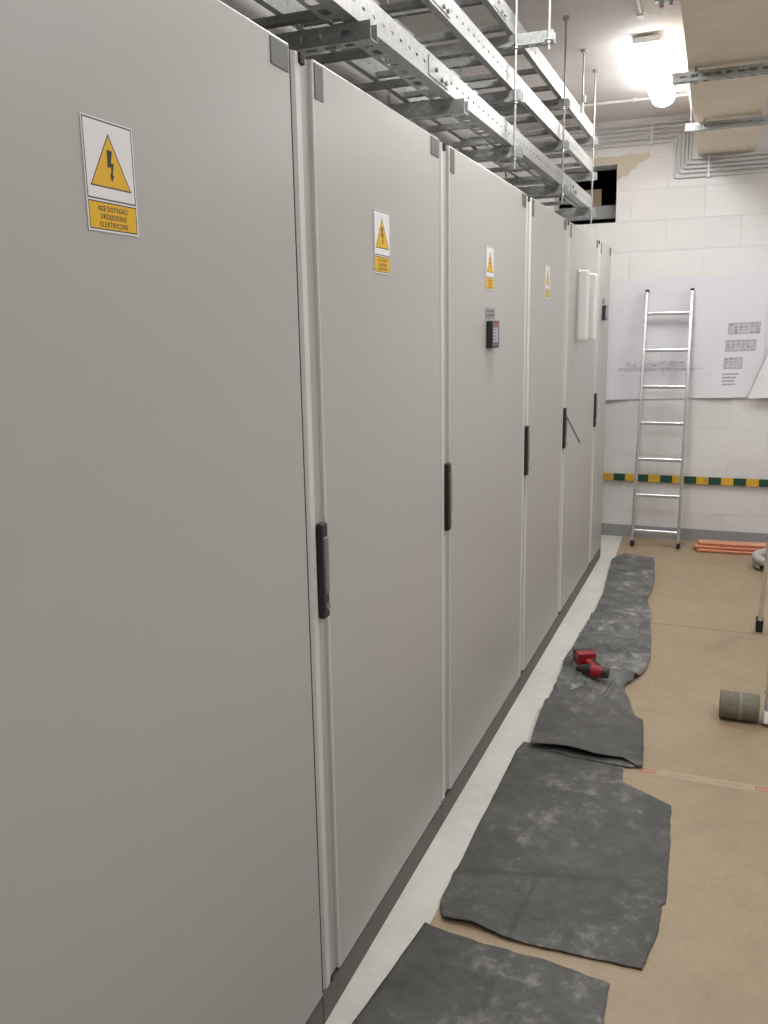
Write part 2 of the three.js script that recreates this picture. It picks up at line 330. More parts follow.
// ------------------------------------------------------------------ perforated metal: struts, trays, rods
function slotted(len, h, slotL, slotH, pitch, rows = [0], thick = 0.0025, margin = 0.03) {   // plate in x-y, holes along x, starting at x = 0
  const s = new THREE.Shape(); s.moveTo(0, -h / 2); s.lineTo(len, -h / 2); s.lineTo(len, h / 2); s.lineTo(0, h / 2); s.closePath();
  for (const y of rows) for (let x = margin; x + slotL < len - 0.01; x += pitch) {
    const p = new THREE.Path(), c = slotH * 0.14;
    p.moveTo(x + c, y - slotH / 2); p.lineTo(x, y - slotH / 2 + c); p.lineTo(x, y + slotH / 2 - c); p.lineTo(x + c, y + slotH / 2); p.lineTo(x + slotL - c, y + slotH / 2); p.lineTo(x + slotL, y + slotH / 2 - c); p.lineTo(x + slotL, y - slotH / 2 + c); p.lineTo(x + slotL - c, y - slotH / 2); p.closePath();
    s.holes.push(p);
  }
  return new THREE.ExtrudeGeometry(s, { depth: thick, bevelEnabled: false });
}
const strutCache = {};
function strutGeo(len) {                                   // C channel along +x: slotted front (z = 0) and underside, plain back
  const k = len.toFixed(3); if (strutCache[k]) return strutCache[k];
  const f = slotted(len, 0.041, 0.03, 0.013, 0.05); f.translate(0, 0.0205, -0.0025);
  const u = slotted(len, 0.041, 0.03, 0.015, 0.05); u.rotateX(Math.PI / 2); u.translate(0, 0.0025, -0.0215);
  const b = new THREE.BoxGeometry(len, 0.041, 0.0025); b.translate(len / 2, 0.0205, -0.0403);
  return (strutCache[k] = U(join([f, u, b])));
}
const XF = -0.042, XB = -0.56;
const levelName = ['lowest', 'middle', 'highest'], levelY = [2.281, 2.484, 2.677];
const stations = [[-5.46, -4.52, -3.51, -2.75, -2.0, -1.4], [-5.46, -4.52, -3.51, -1.4], [-5.46, -4.52, -3.51, -1.4]];
const stName = { '-5.46': 'at the tray end by the wall opening', '-4.52': 'one support away from the tray end', '-3.51': 'below the overhanging outrigger', '-2.75': 'close behind a tray splice plate', '-2': 'over the second cabinet', '-1.4': 'over the first and second cabinets' };
stations.forEach((zs, l) => zs.forEach((z) => {
  const right = l === 2 && z === -3.51 ? 0.097 : XF + 0.02;
  const t = thing('strut_channel', `slotted galvanised strut under the ${levelName[l]} cable tray, ${z === -3.51 && l === 2 ? 'overhanging as an outrigger' : stName[z]}`, 'strut', [XB - 0.02, levelY[l] - 0.045, z], 'tray support struts');
  part('channel', strutGeo(right - (XB - 0.02)), M.galv, t);
}));
const rodLabel = { '-5.46': 'by the wall opening', '-4.52': 'one support from the wall opening', '-3.51': 'at the outrigger support', '-2.75': 'behind the tray splice plate', '-2': 'over the second cabinet', '-1.4': 'over the first cabinet' };
function rod(x, z, y0, y1, label, nuts) {
  const t = thing('threaded_rod', label, 'rod', [x, y0, z], 'threaded hanger rods');
  part('rod', U(cyl(V(0, 0, 0), V(0, y1 - y0, 0), 0.0048, 10)), M.galv, t);
  if (y1 > 3) part('anchor', U(cyl(V(0, y1 - y0 - 0.014, 0), V(0, y1 - y0, 0), 0.016, 8)), M.galv, t);
  for (const n of nuts) part('nut', U(join([cyl(V(0, n - y0 - 0.006, 0), V(0, n - y0 + 0.003, 0), 0.011, 6), cyl(V(0, n - y0 + 0.003, 0), V(0, n - y0 + 0.005, 0), 0.017, 12)])), M.chrome, t);
}
for (const z of [-5.46, -4.52, -3.51, -2.75, -2.0, -1.4]) {
  if (z < -3 || z > -1.5) rod(XF, z + 0.014, 2.19, H, 'front threaded hanger rod of the cable trays ' + rodLabel[z], levelY.map((y) => y - 0.052));
  rod(XB + 0.0, z + 0.014, 2.19, H, 'rear threaded hanger rod of the cable trays ' + rodLabel[z], levelY.map((y) => y - 0.052));
}
rod(0.083, -3.496, 2.6, H, 'threaded rod through the free end of the outrigger strut', [2.628]);
rod(-0.045, -5.05, 2.74, H, 'short threaded rod ending in a white clip below the ceiling', []);
{
  const t = thing('plastic_clip', 'small white plastic clip on the end of the short threaded rod', 'clip', [-0.045, 2.72, -5.05]);
  part('clip', U(join([rbox(-0.012, 0.006, 0, 0.05, -0.008, 0.008, 0.003), rbox(0.0, 0.016, 0.05, 0.085, -0.008, 0.008, 0.003)])), M.white, t);
}
const TZ0 = -0.95, TZ1 = -5.52, TL = TZ0 - TZ1, TX1 = -0.058, TX0 = -0.48;
const railSide = (() => {                                   // outer web along z with slots, top and bottom flanges turned inward
  const web = slotted(TL, 0.07, 0.016, 0.007, 0.062, [0], 0.002);
  const top = new THREE.BoxGeometry(TL, 0.003, 0.016); top.translate(TL / 2, 0.0335, -0.007);
  const bot = new THREE.BoxGeometry(TL, 0.003, 0.022); bot.translate(TL / 2, -0.0335, -0.010);
  const g = join([web, top, bot]); g.rotateY(Math.PI / 2); return U(g);      // x -> -z, z -> x
})();
const rungG = (() => { const L = TX1 - TX0 - 0.004; const a = slotted(L, 0.024, 0.028, 0.01, 0.05, [0], 0.002, 0.02); a.rotateX(Math.PI / 2); a.translate(0, 0.018, -0.001); const f = new THREE.BoxGeometry(L, 0.018, 0.002); f.translate(L / 2, 0.009, 0.0115); const b = f.clone(); b.translate(0, 0, -0.023); return U(join([a, f, b])); })();
const flangeG = (() => { const g = slotted(TL, 0.05, 0.036, 0.024, 0.062, [0], 0.0018); g.rotateX(Math.PI / 2); g.rotateY(Math.PI / 2); return U(g); })();
for (let l = 0; l < 3; l++) {
  const y = levelY[l];
  const t = thing('cable_tray', `galvanised ladder cable tray, ${levelName[l]} of three hung above the cabinets`, 'cable tray', [0, y, 0], 'cable trays above the cabinets');
  const ro = part('side_rail', railSide, M.galv, t); ro.position.set(TX1, 0.035, TZ0);
  const ri = part('side_rail', railSide, M.galv, t); ri.position.set(TX0, 0.035, TZ0);
  if (l === 0) for (const [x, sgn] of [[TX1, -1], [TX0, 1]]) { const fl = part('bottom_flange', flangeG, M.galv, t); fl.position.set(x + sgn * 0.045, 0.001, TZ0); }
  let k = 0; for (let z = TZ0 - 0.12; z > TZ1 + 0.04; z -= 0.3, k++) { const r = part('rung', rungG, M.galv, t); r.position.set(TX0 + 0.002, 0.003, z); }
  for (const z of l === 0 ? [-2.6, -4.9] : l === 1 ? [-2.62] : [-3.3]) {
    const s = part('splice_plate', U(rbox(TX1 + 0.002, TX1 + 0.0045, 0.008, 0.062, z - 0.09, z + 0.09, 0.001)), M.galv, t);
    for (const dz of [-0.06, -0.02, 0.03]) for (const dy of dz === 0.03 ? [0.035] : [0.02]) part('bolt', U(cyl(V(TX1 + 0.004, dy, z + dz), V(TX1 + 0.013, dy, z + dz), 0.0075, 6)), M.galv, s);
  }
}
// slotted struts fixed under the beam
for (const [z, lab] of [[-4.53, 'slotted grey strut fixed across the beam underside, farther from the block wall'], [-5.62, 'slotted grey strut fixed across the beam underside, nearer the block wall']]) {
  const t = thing('strut_channel', lab, 'strut', [0.452, 2.688, z], 'struts under the beam');
  part('channel', strutGeo(0.9), M.galv, t);
  part('bolt', U(cyl(V(0.1, -0.012, -0.02), V(0.1, 0.062, -0.02), 0.007, 8)), M.galv, t);
}

// ------------------------------------------------------------------ conduits and small ceiling items
{
  const hi = [2.858, 2.891, 2.925, 2.955, 2.985], xv = [0.323, 0.352, 0.378, 0.402, 0.425], lo = [2.612, 2.643, 2.67, 2.698, 2.728];
  const ord = ['lowest', 'second lowest', 'middle', 'second highest', 'highest'];
  for (let k = 0; k < 5; k++) {
    const r = 0.0095, z = ZW + 0.014, path = new THREE.CurvePath(), P = (x, y) => V(x, y, z), e = 0.025;
    path.add(new THREE.LineCurve3(P(XL, hi[k]), P(xv[k] - e, hi[k]))); path.add(new THREE.QuadraticBezierCurve3(P(xv[k] - e, hi[k]), P(xv[k], hi[k]), P(xv[k], hi[k] - e)));
    path.add(new THREE.LineCurve3(P(xv[k], hi[k] - e), P(xv[k], lo[k] + e))); path.add(new THREE.QuadraticBezierCurve3(P(xv[k], lo[k] + e), P(xv[k], lo[k]), P(xv[k] + e, lo[k]))); path.add(new THREE.LineCurve3(P(xv[k] + e, lo[k]), P(XR, lo[k])));
    single('wall_conduit', U(new THREE.TubeGeometry(path, 260, r, 8)), M.conduit, `${ord[k]} of five grey conduits stepping down along the block wall`, 'conduit', 'conduits on the block wall');
  }
  for (const [x, y0, y1, lab] of [[0.16, 2.84, 3.0, 'white clip rail over the upper run of wall conduits'], [0.55, 2.595, 2.745, 'white clip rail over the lower run of wall conduits']])
    single('conduit_clip', U(rbox(x - 0.008, x + 0.008, y0, y1, ZW + 0.001, ZW + 0.027, 0.002)), M.white, lab, 'clip', 'conduit clips');
  const c1 = thing('ceiling_conduit', 'white conduit crossing the ceiling just before the block wall', 'conduit', [0, H - 0.012, -6.18]);
  part('pipe', U(cyl(V(XL, 0, 0), V(0.5, 0, 0), 0.0095, 10)), M.white, c1);
  for (const x of [-0.35, 0.1]) part('clip', U(boxG(x - 0.008, x + 0.008, -0.012, 0.012, -0.013, 0.013)), M.white, c1);
  const c2 = thing('ceiling_conduit', 'white conduit feeding the glowing batten lamp', 'conduit', [0.29, H - 0.012, 0]);
  part('pipe', U(cyl(V(0, 0, -4.64), V(0.02, 0, -3.42), 0.0095, 10)), M.white, c2);
  part('clip', U(boxG(-0.014, 0.014, -0.014, 0.012, -4.6, -4.56)), M.white, c2);
  single('white_cable', U(tube([V(0.488, 2.93, -4.9), V(0.488, 2.80, -5.2), V(0.492, 2.755, -5.4), V(0.486, 2.732, -5.6)], 0.004, 40, 6)), M.white, 'thin white cable hanging along the beam edge to the strut', 'cable');
  const cl = thing('ceiling_clamp', 'small blue-grey metal clamp on the ceiling beside the beam', 'clamp', [0.415, H, -4.46]);
  part('bracket', U(join([rbox(-0.05, 0.06, -0.012, 0, -0.015, 0.015, 0.003), rbox(-0.03, -0.01, -0.04, 0, -0.012, 0.012, 0.003)])), M.galv, cl); part('bolt', U(cyl(V(0.02, -0.03, 0), V(0.02, 0, 0), 0.008, 8)), M.galv, cl);
}

// ------------------------------------------------------------------ yellow-green earthing bar on the wall
{
  const t = thing('earthing_bar', 'flat yellow and green striped earthing bar along the block wall', 'bar', [-0.098, 0.466, ZW + 0.026]);
  part('bar', U(boxG(0, 2.68, -0.026, 0.026, -0.0015, 0.0015)), M.green, t);
  const by = U(rbox(-0.0425, 0.0425, -0.0275, 0.0275, -0.003, 0.003, 0.0015));
  for (let k = 0; k < 31; k++) { const b = part('painted_band', by, k % 2 ? M.green : M.yellow, t); b.position.x = 0.0425 + k * 0.0855; }
  for (const x of [0.045, 0.75, 1.6, 2.4]) part('bracket', U(join([boxG(x - 0.012, x + 0.012, -0.012, 0.012, -0.026, 0), cyl(V(x, 0.012, 0.003), V(x, 0.012, 0.012), 0.009, 8)])), M.galv, t);
}

// ------------------------------------------------------------------ drawings pinned to the wall
function sheetGeo(c, nx, ny, bulge) {                       // c: corners TL TR BR BL as [x, y]; bulge(u, v) metres off the wall
  const g = new THREE.PlaneGeometry(1, 1, nx, ny), p = g.attributes.position, uv = g.attributes.uv;
  for (let i = 0; i < p.count; i++) {
    const u = uv.getX(i), v = 1 - uv.getY(i), f = (k) => (c[0][k] * (1 - u) + c[1][k] * u) * (1 - v) + (c[3][k] * (1 - u) + c[2][k] * u) * v;
    p.setXYZ(i, f(0), f(1), ZW + 0.004 + Math.max(0, bulge(u, v)));
  }
  g.computeVertexNormals(); return g;
}
const planTex = canvasTex(1400, 1000, (c, w, h) => {
  c.fillStyle = '#e3dfe3'; c.fillRect(0, 0, w, h);
  c.strokeStyle = 'rgba(165,161,167,0.45)'; c.lineWidth = 2;
  const line = (x0, y0, x1, y1) => { c.beginPath(); c.moveTo(x0, y0); c.lineTo(x1, y1); c.stroke(); };
  for (let k = 0; k < 90; k++) { const x = 40 + rnd() * 950, y = 560 + rnd() * 330; rnd() < 0.6 ? line(x, y, x + 20 + rnd() * 110, y) : line(x, y, x, y + 15 + rnd() * 60); }
  for (let k = 0; k < 60; k++) { const x = 40 + rnd() * 250, y = 200 + rnd() * 640; rnd() < 0.5 ? line(x, y, x + 10 + rnd() * 60, y) : line(x, y, x + 20 * (rnd() - 0.5), y + 15 + rnd() * 50); }
  c.strokeStyle = 'rgba(140,136,142,0.5)'; c.lineWidth = 5; line(0, 748, 200, 756); line(290, 736, 960, 752); line(290, 750, 900, 766);
  c.fillStyle = 'rgba(150,146,152,0.35)';
  for (let k = 0; k < 60; k++) c.fillRect(300 + rnd() * 520, 670 + rnd() * 90, 6 + rnd() * 26, 4 + rnd() * 12);
  const table = (x, y, cw, rows, cols) => { c.strokeStyle = 'rgba(120,117,123,0.6)'; c.lineWidth = 5; c.fillStyle = 'rgba(150,147,153,0.35)'; c.fillRect(x, y, cw, rows * 22); c.strokeRect(x, y, cw, rows * 22); for (let r = 0; r < rows; r++) for (let q = 0; q < cols; q++) { const s = 0.1 + rnd() * 0.35; c.fillStyle = `rgba(80,78,84,${s})`; c.fillRect(x + 6 + q * cw / cols, y + 5 + r * 22, cw / cols * (0.3 + rnd() * 0.6), 13); } };
  table(1130, 392, 228, 4, 6); table(1120, 532, 215, 4, 6); table(1114, 674, 132, 4, 4);
  c.fillStyle = 'rgba(110,107,113,0.5)'; for (let k = 0; k < 4; k++) c.fillRect(1106, 800 + k * 28, 90 + rnd() * 50, 14);
});
M.plan = std({ map: planTex, roughness: 0.7, side: THREE.DoubleSide });
single('wall_drawing', sheetGeo([[-0.28, 1.915], [0.99, 1.945], [0.985, 1.085], [-0.28, 1.045]], 60, 40, (u, v) => 0.004 + 0.004 * Math.sin(u * 7 + v * 3) * Math.sin(v * 5 + 1) + 0.02 * Math.pow(v, 6) * Math.max(0, Math.sin(u * 9 + 0.6))), M.plan, 'large white plan drawing pinned to the block wall behind the ladder', 'drawing');
{
  const tx = canvasTex(1024, 800, (c, w, h) => { c.fillStyle = '#e6e0e0'; c.fillRect(0, 0, w, h); c.strokeStyle = 'rgba(150,140,140,0.55)'; c.lineWidth = 2; for (let k = 0; k < 70; k++) { const x = rnd() * 900 + 60, y = rnd() * 680 + 50; c.beginPath(); c.moveTo(x, y); rnd() < 0.6 ? c.lineTo(x + rnd() * 120, y) : c.lineTo(x, y + rnd() * 70); c.stroke(); } });
  single('wall_drawing', sheetGeo([[1.2, 1.93], [2.0, 1.95], [2.02, 1.14], [0.9, 1.075]], 40, 40, (u, v) => 0.016 + 0.03 * v * (1 - u) + 0.02 * Math.pow(v, 4)), std({ map: tx, roughness: 0.7, side: THREE.DoubleSide }), 'white drawing sheet with loose slanted corner overlapping the large plan', 'drawing');
}

// ------------------------------------------------------------------ aluminium ladder leaning on the wall
{
  const t = thing('ladder', 'aluminium single ladder of seven rungs leaning on the block wall', 'ladder', [0.335, 0.0045, -6.46]);
  const top = V(0, 1.828, -0.262), bot = V(0, 0.03, 0), N = top.clone().sub(bot).normalize(), at = (s, k) => V(s * (0.161 - 0.007 * k), 0, 0).add(bot.clone().lerp(top, k));
  const back = V(0, N.z, -N.y).multiplyScalar(-1);
  for (const s of [-1, 1]) {
    const r = part('rail', U(beam(at(s, 0), at(s, 1), 0.022, 0.052, V(0, 0, 1), 0.004)), M.alu, t);
    part('rubber_foot', U(beam(at(s, -0.014), at(s, 0.006), 0.028, 0.058, V(0, 0, 1), 0.005)), M.rubber, r);
    part('end_cap', U(beam(at(s, 0.999), at(s, 1.008), 0.025, 0.055, V(0, 0, 1), 0.004)), M.rubber, r);
  }
  for (let k = 0; k < 7; k++) { const f = 0.046 + k * 0.1448, a = at(-1, f), b = at(1, f); part('rung', U(beam(a, b, 0.03, 0.026, V(0, 1, 0), 0.008)), M.alu, t); }
}
// ------------------------------------------------------------------ stepladder, open, standing across the free floor
{
  const t = thing('stepladder', 'open aluminium stepladder standing on the boards, its feet beside the grey roll', 'stepladder', [0.992, 0.0034, -4.18]);
  const ay = 1.75, side = (s, y) => (s < 0 ? 0.012 : 0.52) + (s < 0 ? 1 : -1) * 0.018 * y;
  for (const s of [-1, 1]) {
    const f = part('front_leg', U(beam(V(side(s, 0), 0.02, 0.6), V(side(s, ay), ay, 0.05), 0.026, 0.06, V(0, 0, 1), 0.004)), M.alu, t);
    part('rubber_foot', U(beam(V(side(s, 0), 0.008, 0.606), V(side(s, 0), 0.055, 0.592), 0.032, 0.066, V(0, 0, 1), 0.005)), M.white, f);
    part('bolt', U(cyl(V(side(s, 0) - s * 0.01 - 0.026, 0.13, 0.57), V(side(s, 0) + 0.026, 0.13, 0.57), 0.009, 8)), M.galv, f);
    const b = part('rear_leg', U(beam(V(side(s, 0) - 0.004, 0.02, -0.58), V(side(s, ay), ay - 0.03, -0.02), 0.022, 0.04, V(0, 0, 1), 0.004)), M.alu, t);
    part('rubber_foot', U(beam(V(side(s, 0) - 0.004, 0.008, -0.585), V(side(s, 0) - 0.004, 0.075, -0.563), 0.036, 0.055, V(0, 0, 1), 0.005)), M.rubber, b);
  }
  for (let k = 1; k <= 6; k++) { const y = k * 0.25, z = 0.6 - 0.55 * y / ay; part('step', U(rbox(side(-1, y), side(1, y), y - 0.02, y + 0.005, z - 0.045, z + 0.035, 0.004)), M.alu, t); }
  for (const y of [0.4, 1.2]) part('rear_brace', U(cyl(V(side(-1, y), y, -0.58 + 0.56 * y / ay), V(side(1, y), y, -0.58 + 0.56 * y / ay), 0.012, 10)), M.alu, t);
  part('top_platform', U(rbox(side(-1, ay) - 0.03, side(1, ay) + 0.03, ay - 0.005, ay + 0.03, -0.1, 0.13, 0.008)), M.black, t);
}

// ------------------------------------------------------------------ floor boards, tape
{
  const rows = [[0.7, -1.34], [-1.344, -3.028], [-3.032, -4.708], [-4.716, -6.745]], y = 0.0032;
  const lab = ['behind the rubber mats, at the open end of the aisle', 'under the two flat rubber mats', 'between the printed tape and the open joint', 'under the ladder and the copper bars'];
  rows.forEach(([a, b], k) => {
    const [xa, xb] = [[0.118, 0.118], [0.118, 0.118], [0.16, 0.155], [0.155, 0.072]][k], sh = new THREE.Shape(); sh.moveTo(xa, -a); sh.lineTo(1.36, -a); sh.lineTo(1.36, -b); sh.lineTo(xb, -b); sh.closePath();
    const e = new THREE.ExtrudeGeometry(sh, { depth: y, bevelEnabled: false }); e.rotateX(-Math.PI / 2); const g = U(e); single('hardboard_sheet', g, M.board, 'beige hardboard sheet ' + lab[k], 'board', 'floor boards');
  });
  const tx = canvasTex(1024, 40, (c, w, h) => { c.fillStyle = '#b39d83'; c.fillRect(0, 0, w, h); for (const x of [372, 690, 1000]) { c.fillStyle = '#b0705c'; c.fillRect(x, 6, 46, 28); c.fillStyle = '#bf9583'; for (let k = 0; k < 4; k++) c.fillRect(x + 5 + k * 10, 12, 6, 15); } c.fillStyle = '#9f8b73'; for (const x of [450, 580, 760, 890]) for (let k = 0; k < 9; k++) c.fillRect(x + k * 9, 15, 6, 9); });
  const g = new THREE.PlaneGeometry(1.24, 0.048, 40, 1); g.rotateX(-Math.PI / 2); g.translate(0.735, y + 0.0006, -3.03);
  single('printed_tape', g, std({ map: tx, roughness: 0.35 }), 'pale packing tape with red print covering the board joint', 'tape');
}

// ------------------------------------------------------------------ rubber mats (Coons patches over four edge lines)
function along(poly) {
  const L = [0]; for (let i = 1; i < poly.length; i++) L.push(L[i - 1] + Math.hypot(poly[i][0] - poly[i - 1][0], poly[i][1] - poly[i - 1][1]));
  return (t) => { const s = t * L[L.length - 1]; let i = 1; while (i < poly.length - 1 && L[i] < s) i++; const k = Math.min(1, Math.max(0, (s - L[i - 1]) / (L[i] - L[i - 1] || 1))); return [poly[i - 1][0] + (poly[i][0] - poly[i - 1][0]) * k, poly[i - 1][1] + (poly[i][1] - poly[i - 1][1]) * k]; };
}
function matGeo(far, near, left, right, nu, nv, height, th = 0.004) {   // u: left to right, v: far to near
  const F = along(far), N = along(near), L = along(left), R = along(right), top = [], uvs = [], idx = [];
  const c00 = far[0], c10 = far[far.length - 1], c01 = near[0], c11 = near[near.length - 1];
  for (let j = 0; j <= nv; j++) for (let i = 0; i <= nu; i++) {
    const u = i / nu, v = j / nv, f = F(u), n = N(u), l = L(v), r = R(v), q = [0, 1].map((k) => (1 - v) * f[k] + v * n[k] + (1 - u) * l[k] + u * r[k] - ((1 - u) * (1 - v) * c00[k] + u * (1 - v) * c10[k] + (1 - u) * v * c01[k] + u * v * c11[k]));
    top.push([q[0], height(u, v, q[0], q[1]), q[1]]);
  }
  const W = nu + 1, n = top.length, pos = [];
  for (const p of top) { pos.push(p[0], p[1] + th, p[2]); uvs.push(p[0], p[2]); }
  for (const p of top) { pos.push(p[0], p[1], p[2]); uvs.push(p[0], p[2]); }
  const up = (top[W][2] - top[0][2]) > 0;                  // v runs toward +z
  const quad = (a, b, c, d) => up ? idx.push(a, c, b, b, c, d) : idx.push(a, b, c, b, d, c);
  for (let j = 0; j < nv; j++) for (let i = 0; i < nu; i++) { const a = j * W + i; quad(a, a + 1, a + W, a + W + 1); const o = n + a; quad(o + 1, o, o + W + 1, o + W); }
  for (let i = 0; i < nu; i++) { quad(n + i, n + i + 1, i, i + 1); const a = nv * W + i; quad(a, a + 1, n + a, n + a + 1); }
  for (let j = 0; j < nv; j++) { const a = j * W; quad(n + a, a, n + a + W, a + W); const b = a + nu; quad(b, n + b, b + W, n + b + W); }
  let g = new THREE.BufferGeometry(); g.setAttribute('position', new THREE.Float32BufferAttribute(pos, 3)); g.setAttribute('uv', new THREE.Float32BufferAttribute(uvs, 2)); g.setIndex(idx); g.computeVertexNormals(); return g;
}
const NP = 256, nW = tileNoise(NP, 16), nW2 = tileNoise(NP, 24);
const samp = (n, x, z, s) => { const fx = ((x * s) % NP + NP) % NP, fz = ((z * s) % NP + NP) % NP, x0 = Math.floor(fx), z0 = Math.floor(fz), tx = fx - x0, tz = fz - z0, g = (a, b) => n[((b) % NP) * NP + (a % NP)]; return (g(x0, z0) * (1 - tx) + g(x0 + 1, z0) * tx) * (1 - tz) + (g(x0, z0 + 1) * (1 - tx) + g(x0 + 1, z0 + 1) * tx) * tz; };
const ridge = (x, z, ax, az, bx, bz, w, h) => { const dx = bx - ax, dz = bz - az, L2 = dx * dx + dz * dz, t = Math.max(0, Math.min(1, ((x - ax) * dx + (z - az) * dz) / L2)), d = Math.hypot(x - ax - dx * t, z - az - dz * t) / w; return h * Math.exp(-d * d); };
const B0 = 0.0038;
const rag = (poly, amp, step) => { const f = along(poly), n = Math.max(2, Math.round(poly.length * step)), out = [poly[0]]; const pts = []; for (let i = 1; i < poly.length; i++) { const m = 6; for (let k = 1; k <= m; k++) { const t = k / m, e = (k < m) ? amp : 0; pts.push([poly[i - 1][0] + (poly[i][0] - poly[i - 1][0]) * t + rr(-e, e), poly[i - 1][1] + (poly[i][1] - poly[i - 1][1]) * t + rr(-e, e)]); } } return out.concat(pts); };
{
  const far = [[0.105, -1.962], [0.267, -1.934], [0.451, -1.932], [0.603, -1.906]], left = [[0.105, -1.962], [0.061, -1.57], [0.05, -1.3], [0.055, -1.0]], right = [[0.603, -1.906], [0.606, -1.776], [0.615, -1.4], [0.62, -1.0]], near = [[0.055, -1.0], [0.3, -0.98], [0.62, -1.0]];
  single('rubber_mat', matGeo(rag(far, 0.003, 6), rag(near, 0.003, 6), rag(left, 0.002, 6), rag(right, 0.003, 6), 50, 70, (u, v, x, z) => B0 + 0.004 * samp(nW, x, z, 60) + ridge(x, z, 0.34, -1.95, 0.36, -1.2, 0.012, 0.003)), M.mat, 'dusty charcoal rubber mat lying flat at the open end of the aisle', 'mat');
}
{
  const far = [[0.122, -3.096], [0.268, -3.062], [0.421, -3.034], [0.506, -3.016], [0.515, -2.909], [0.686, -2.806]], left = [[0.122, -3.096], [0.110, -3.013], [0.113, -2.652], [0.116, -2.213], [0.117, -2.061]];
  const near = [[0.117, -2.061], [0.147, -1.991], [0.228, -1.996], [0.340, -1.974], [0.442, -1.976], [0.585, -1.983], [0.672, -1.985]], right = [[0.686, -2.806], [0.700, -2.542], [0.707, -2.275], [0.698, -2.263], [0.698, -2.161], [0.677, -2.026], [0.672, -1.985]];
  single('rubber_mat', matGeo(rag(far, 0.0015, 6), rag(near, 0.002, 6), rag(left, 0.002, 6), rag(right, 0.0025, 6), 70, 110, (u, v, x, z) => B0 + 0.004 * samp(nW, x, z, 50) + ridge(x, z, 0.12, -2.19, 0.55, -2.3, 0.025, 0.008) + 0.012 * Math.max(0, v - 0.9) * 10 * Math.exp(-Math.pow((u - 0.22) / 0.16, 2)) + ridge(x, z, 0.36, -2.25, 0.34, -1.98, 0.01, 0.003)), M.mat, 'dusty charcoal rubber mat with a torn stepped corner, partly under the crumpled mat', 'mat');
}
{
  const t = thing('rubber_mat', 'long crumpled charcoal rubber mat carrying the red drill', 'mat');
  const far = [[0.089, -5.985], [0.164, -6.155], [0.265, -6.100], [0.359, -6.073]], left = [[0.089, -5.985], [0.131, -5.314], [0.140, -5.25], [0.146, -4.954], [0.138, -4.490], [0.119, -3.993], [0.138, -3.643], [0.135, -3.38]], right = [[0.359, -6.073], [0.412, -5.489], [0.405, -5.042], [0.440, -4.898], [0.503, -4.162], [0.494, -3.978], [0.424, -3.756], [0.505, -3.44]], near = [[0.135, -3.38], [0.3, -3.4], [0.505, -3.44]];
  const w = []; for (let k = 0; k < 34; k++) { const z = -5.98 + k * 0.07 + rr(-0.03, 0.03), a = rr(0.1, 0.25), b = a + rr(0.12, 0.3); w.push([a, z, b, z + rr(-0.14, 0.14), rr(0.009, 0.02), rr(0.006, 0.017)]); }
  const hgt = (u, v, x, z) => { let h = B0 + 0.002 + 0.016 * samp(nW, x, z, 60) + 0.008 * samp(nW2, x, z, 160); for (const q of w) h += ridge(x, z, ...q); h += ridge(x, z, 0.16, -3.95, 0.34, -3.55, 0.016, 0.022) + ridge(x, z, 0.38, -3.75, 0.36, -3.5, 0.014, 0.018) + ridge(x, z, 0.15, -3.62, 0.27, -3.7, 0.014, 0.02); const dr = Math.exp(-(Math.pow((x - 0.27) / 0.12, 2) + Math.pow((z + 3.87) / 0.17, 2)) * 1.4); return h * (1 - 0.75 * dr) + 0.75 * dr * 0.012; };
  part('sheet', matGeo(rag(far, 0.003, 6), near, rag(left, 0.003, 6), rag(right, 0.004, 6), 70, 340, hgt), M.matSheen, t);
  const ff = [[0.134, -3.442], [0.182, -3.525], [0.257, -3.642], [0.346, -3.561], [0.514, -3.422], [0.538, -3.411]], fl = [[0.134, -3.442], [0.142, -3.26], [0.153, -3.058]], fn = [[0.153, -3.058], [0.268, -3.056], [0.400, -3.045], [0.496, -3.063], [0.556, -3.028], [0.573, -3.042]], fr = [[0.538, -3.411], [0.556, -3.24], [0.573, -3.042]];
  part('folded_flap', matGeo(ff, fn, rag(fl, 0.002, 6), rag(fr, 0.002, 6), 70, 60, (u, v, x, z) => 0.034 + 0.006 * samp(nW, x, z, 60) - 0.012 * Math.pow(v, 3) + 0.014 * Math.pow(v, 4) * Math.exp(-Math.pow((u - 0.35) / 0.25, 2)) - 0.014 * Math.pow(u, 6) + ridge(x, z, 0.16, -3.12, 0.5, -3.3, 0.02, 0.003)), M.mat, t);
  const un = [[0.19, -3.07], [0.238, -3.055], [0.318, -3.028], [0.422, -3.024], [0.535, -3.021], [0.566, -3.05]];
  part('under_layer', matGeo([[0.16, -3.36], [0.54, -3.36]], un, [[0.16, -3.36], [0.19, -3.07]], [[0.54, -3.36], [0.566, -3.05]], 40, 24, (u, v, x, z) => 0.0095 + 0.003 * samp(nW2, x, z, 60)), M.mat, t);
}

